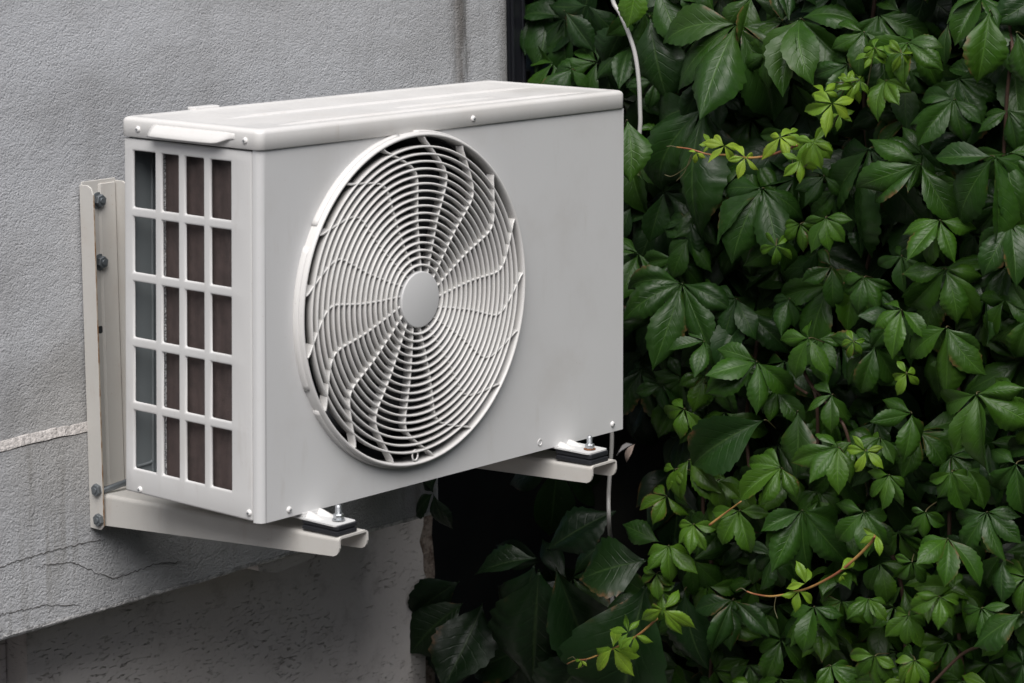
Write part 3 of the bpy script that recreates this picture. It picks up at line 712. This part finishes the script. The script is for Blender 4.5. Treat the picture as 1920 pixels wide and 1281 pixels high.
HERO = [  # junction px, tip of the middle leaflet px, tint, leaflets, x of the leaf
 (1382,44,1318,192,.22,5,1.06),(1500,34,1512,154,.30,5,1.06),(1322,198,1290,380,.18,5,1.08),(1429,352,1374,483,.28,5,1.02),
 (1279,531,1247,656,.26,5,1.03),(1295,412,1263,494,.22,3,1.08),(1726,307,1656,398,.32,5,1.02),(1865,293,1877,446,.26,5,1.02),
 (1631,277,1592,450,.20,5,1.06),(1789,186,1735,262,.28,5,1.03),(1762,412,1752,492,.46,5,1.0),(1774,505,1774,612,.40,5,1.02),
 (1774,614,1746,726,.36,5,1.0),(1516,634,1477,702,.44,4,1.0),(1419,678,1358,762,.34,5,1.0),(1641,648,1611,728,.30,4,1.03),
 (1831,739,1878,856,.36,5,1.0),(1710,775,1675,858,.36,4,1.0),(1572,838,1508,890,.42,5,.98),(1283,767,1262,824,.44,4,1.0),
 (1291,862,1299,938,.46,5,.99),(1465,877,1408,928,.46,5,.98),(1785,885,1790,950,.42,5,.98),(1667,890,1655,945,.44,5,.99),
 (1690,580,1668,640,.46,4,.99),(1505,957,1521,1082,.30,5,.99),(1386,957,1387,1028,.50,5,.97),(1778,1009,1781,1090,.42,5,.98),
 (1710,1054,1697,1112,.46,5,.98),(1762,1119,1758,1180,.52,5,.96),(1704,1154,1697,1212,.50,5,.97),(1526,1138,1520,1216,.32,5,1.0),
 (1374,1125,1350,1222,.20,3,1.02),(1716,1238,1704,1292,.56,5,.96),(1558,1248,1590,1300,.42,5,.98),(1629,1122,1628,1168,.42,5,1.0),
 (1300,983,1290,1034,.60,5,.96),(1254,1023,1255,1088,.56,5,.96),(1231,1076,1226,1120,.55,4,.96),
 (1500,420,1495,470,.58,5,1.0),(1548,408,1550,468,.46,5,1.0),(1516,261,1530,306,.68,5,.99),(1072,129,1020,166,.24,5,1.08),
 (1620,520,1612,590,.30,5,1.04),(1560,500,1548,570,.28,4,1.05),(1480,560,1460,620,.24,5,1.06),(1380,560,1360,640,.22,4,1.06),
 (1850,560,1862,650,.20,4,1.06),(1895,420,1900,520,.22,5,1.04),(1440,100,1425,168,.24,3,1.05),(1590,120,1560,190,.24,4,1.04),(1660,150,1640,210,.55,5,.99),
 (1700,80,1690,150,.40,5,1.01),(1620,60,1600,130,.30,5,1.05),(1340,330,1300,372,.24,3,1.08),(1230,150,1210,200,.18,3,1.08),
 (1450,1040,1440,1110,.26,4,1.03),(1620,960,1610,1040,.36,5,1.0),(1850,960,1862,1050,.26,5,1.02),(1905,870,1912,960,.24,4,1.03),
 (1240,720,1230,780,.20,4,1.06),(1320,640,1300,700,.30,4,1.02),(1560,740,1545,800,.34,4,1.02),(1640,1230,1630,1290,.46,5,.97),(1840,1140,1845,1200,.36,5,1.0),
 (1690,480,1680,540,.28,4,1.05),(1545,330,1530,390,.26,4,1.05),(1250,930,1240,985,.46,4,.98),(1265,880,1250,915,.50,3,.98),
 (1345,900,1340,960,.44,5,.99),(1735,960,1728,1010,.44,5,.99),(1650,820,1640,870,.40,4,1.0),
]
for a in HERO: hero(*a[:4], a[4], a[5], a[6])
# single big leaflets
for (px, py, tx, ty, ti, x_) in ((1433,787,1322,878,.16,1.0),(1496,770,1495,870,.20,1.03),(1178,38,1122,143,.16,1.08),(1218,31,1197,172,.12,1.08),(1058,20,1080,103,.18,1.1),(1192,-35,1186,50,.55,1.0),
                                 (1855,20,1842,150,.34,.98),(1905,60,1908,170,.36,.96),(1915,1150,1858,1228,.28,1.0),(1880,1050,1840,1110,.24,1.03),(1176,225,1178,320,.26,.96),(1560,170,1545,250,.40,1.0),
                                 (1283,1107,1322,1274,.10,1.03),(1000,10,990,80,.16,1.16),(1230,60,1250,150,.16,1.1),(1130,90,1150,190,.14,1.12)):
    hero(px, py, tx, ty, ti, 1, x_, wr=.30, droop=.55)
# large leaves under the unit, near-black tints paint their deep shade
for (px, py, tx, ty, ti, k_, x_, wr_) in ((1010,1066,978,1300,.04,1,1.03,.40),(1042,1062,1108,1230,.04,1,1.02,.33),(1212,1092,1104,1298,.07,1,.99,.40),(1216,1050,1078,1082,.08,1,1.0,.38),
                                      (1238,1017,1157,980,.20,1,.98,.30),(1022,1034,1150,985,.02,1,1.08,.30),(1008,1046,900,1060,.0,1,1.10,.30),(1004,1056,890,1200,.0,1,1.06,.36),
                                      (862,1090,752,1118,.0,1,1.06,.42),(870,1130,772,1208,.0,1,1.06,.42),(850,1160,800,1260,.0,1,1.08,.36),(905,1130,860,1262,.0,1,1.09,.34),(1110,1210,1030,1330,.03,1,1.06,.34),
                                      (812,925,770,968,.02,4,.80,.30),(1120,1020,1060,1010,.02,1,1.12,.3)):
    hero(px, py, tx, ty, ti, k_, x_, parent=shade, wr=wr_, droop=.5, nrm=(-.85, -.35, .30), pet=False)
# young shoots with bright leaves
def shoot(pts, leaves, x_, rad=.0022, curls=()):
    s_ = empty('shoot', at_x(*pts[0], x_)); s_.parent = creeper; s_.matrix_parent_inverse = creeper.matrix_basis.inverted()
    bpy.context.view_layer.update()
    def p2(o): o.parent = s_; o.matrix_parent_inverse = s_.matrix_world.inverted(); return o
    path = smooth_path([at_x(a_, b_, x_+.004*math.sin(i*1.7)) for i, (a_, b_) in enumerate(pts)], 6)
    m = MB(); nn = len(path); m.tube(path, [rad*(.45+.55*(1-i/nn)) for i in range(nn)], 8); p2(m.build('shoot_stem', M_shoot, None, smooth=True))
    for (px, py, tx, ty, ti, k_) in leaves:
        rg = np.random.default_rng(px*3+py); P = at_x(px, py, x_-.012); n = (Vector((-.72, -.6, .35))+Vector(rg.normal(0, .12, 3).tolist())).normalized()
        v = plane_dir(P, (tx, ty), n); lv = Leaves(); lv.compound(P, v, n, v.length*1.5, rg, ti, k_, True, .55, .20, True); p2(lv.build('leaf', None))
    for c_ in curls:
        m = MB(); m.tube(smooth_path([at_x(a_, b_, x_-.006-.003*i) for i, (a_, b_) in enumerate(c_)], 6), .0007, 6); p2(m.build('tendril', M_pet, None, smooth=True))
shoot([(1495,272),(1463,285),(1430,294),(1400,296),(1365,291),(1330,290),(1295,280),(1268,276)],
      [(1463,257,1470,290,.93,5),(1358,273,1345,300,.98,5),(1397,295,1390,322,.97,5),(1560,194,1556,234,.88,5),(1500,300,1505,330,.78,4),(1306,286,1300,302,.95,3),(1525,268,1535,298,.76,5)], .93, .0024,
      [[(1300,284),(1290,310),(1262,330),(1246,328)],[(1296,290),(1284,322),(1268,340)],[(1268,276),(1258,274),(1250,275)],[(1490,290),(1486,306),(1500,314)],[(1510,296),(1512,310),(1498,316)]])
shoot([(1640,1005),(1632,1019),(1605,1046),(1571,1074),(1523,1100),(1487,1111),(1460,1117),(1439,1118),(1415,1114),(1400,1109)],
      [(1642,1003,1640,1026,.86,4),(1575,1070,1600,1058,.85,1),(1577,1078,1584,1088,.80,3),(1498,1108,1488,1135,.78,4),(1510,1094,1495,1070,.84,3)], .91, .0026, [[(1400,1109),(1390,1103),(1380,1108)],[(1455,1118),(1452,1140),(1458,1160)]])
shoot([(1330,985),(1355,966),(1390,940)], [], .93, .0022)
shoot([(1232,1160),(1219,1172),(1200,1188),(1177,1203),(1155,1214),(1132,1224),(1101,1236),(1080,1238),(1063,1245)],
      [(1178,1186,1150,1180,.72,4),(1190,1192,1192,1222,.80,3),(1149,1215,1168,1262,.86,5),(1243,1143,1250,1190,.68,5),(1090,1238,1084,1250,.85,3)], .87, .0022, [[(1101,1236),(1092,1250),(1080,1254)],[(1080,1238),(1074,1232),(1064,1236)]])
for (px, py, tx, ty, ti) in ((1546,172,1536,140,.80),(1588,160,1604,132,.74),(1574,214,1596,232,.78),(1612,150,1630,176,.70),(1478,252,1496,236,.82),(1330,272,1322,252,.9),(1636,106,1622,82,.7),(1623,846,1612,886,.84),(1455,461,1452,500,.66),(1700,700,1690,738,.72),(1600,640,1590,672,.60),(1690,100,1672,136,.66),(1600,160,1590,196,.74),(1640,90,1620,118,.66),(1240,1110,1236,1150,.6),(1700,1280,1690,1320,.6)):
    hero(px, py, tx, ty, ti, 5, .97, nrm=(-.72, -.6, .35), wr=.20, star=True, droop=.9)
k = Mat('dry_leaf', (.50, .41, .36), .8); k.base(k.mix(k.noise(60, 4), (.46, .40, .36), (.27, .18, .14))); M_dry = k.m
hero(1192, 831, 1156, 856, .5, 1, 1.03, nrm=(-.5, -.5, .7), wr=.20, droop=1.2, mat=M_dry, pet=False)
# woody vines
for pts, x_, rd in (([(1505,690),(1513,709),(1530,745),(1533,830),(1526,900)],1.06,.0036),([(1523,725),(1552,760),(1582,798),(1600,860)],1.05,.0032),([(1461,703),(1485,720),(1513,738)],1.05,.0028),
                    ([(1903,-40),(1893,40),(1898,100),(1889,170),(1880,330)],1.07,.0034),([(1640,960),(1690,1100),(1700,1281)],1.15,.004),([(1330,860),(1318,960),(1340,1110),(1330,1300)],1.14,.004),([(1400,20),(1440,180),(1430,400),(1460,690)],1.22,.004),
                    ([(1790,500),(1770,620),(1800,760),(1780,1000),(1810,1300)],1.15,.004),([(1640,0),(1620,200),(1640,420),(1600,640),(1640,960)],1.18,.004),([(1840,1210),(1800,1230),(1740,1290)],1.06,.003),([(1420,640),(1400,800),(1420,1000)],1.12,.004)):
    m = MB(); m.tube(smooth_path([at_x(a_, b_, x_+.01*math.sin(i*2.3)) for i, (a_, b_) in enumerate(pts)], 8), rd*.85, 8); par(m.build('vine_stem', M_stem, None, smooth=True), creeper)
# the mass of leaves behind, deeper layers tinted darker to paint shade
lv = Leaves(); rg = np.random.default_rng(21)
def fill(layer, x0, x1, step, smin, smax, t0, t1, hi):
    y = -1.4
    while y < 1.0:
        z = -.95
        while z < .98:
            P = Vector((rg.uniform(x0, x1), y+rg.uniform(-.5, .5)*step, z+rg.uniform(-.5, .5)*step)); z += step
            px, py = project(P)
            if px < 1010 and not (layer == 0 and px > 990): continue
            if layer == 0 and py > 640 and px < 1205 and rg.uniform() < .22:
                pass
            elif py > 600 and px < (1205 if py < 760 or py > 1000 else 1275)+rg.uniform(-25, 30) and (py < 1030 or px < 960): continue
            if px < 1250 and py > 1000 and layer >= 2: continue
            if layer == 3 and py < 420 and px < 1700: continue
            n = (Vector((-.8, -.35, .42))+Vector(rg.normal(0, .26, 3).tolist())).normalized()
            a_ = rg.normal(0, 38); d = Vector((0, -math.sin(R(a_)), -math.cos(R(a_))))
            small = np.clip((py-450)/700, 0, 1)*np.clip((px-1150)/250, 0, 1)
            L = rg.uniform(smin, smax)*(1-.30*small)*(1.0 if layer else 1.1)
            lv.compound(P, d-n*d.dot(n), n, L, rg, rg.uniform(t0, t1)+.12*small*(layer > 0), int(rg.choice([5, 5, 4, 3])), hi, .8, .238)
        y += step
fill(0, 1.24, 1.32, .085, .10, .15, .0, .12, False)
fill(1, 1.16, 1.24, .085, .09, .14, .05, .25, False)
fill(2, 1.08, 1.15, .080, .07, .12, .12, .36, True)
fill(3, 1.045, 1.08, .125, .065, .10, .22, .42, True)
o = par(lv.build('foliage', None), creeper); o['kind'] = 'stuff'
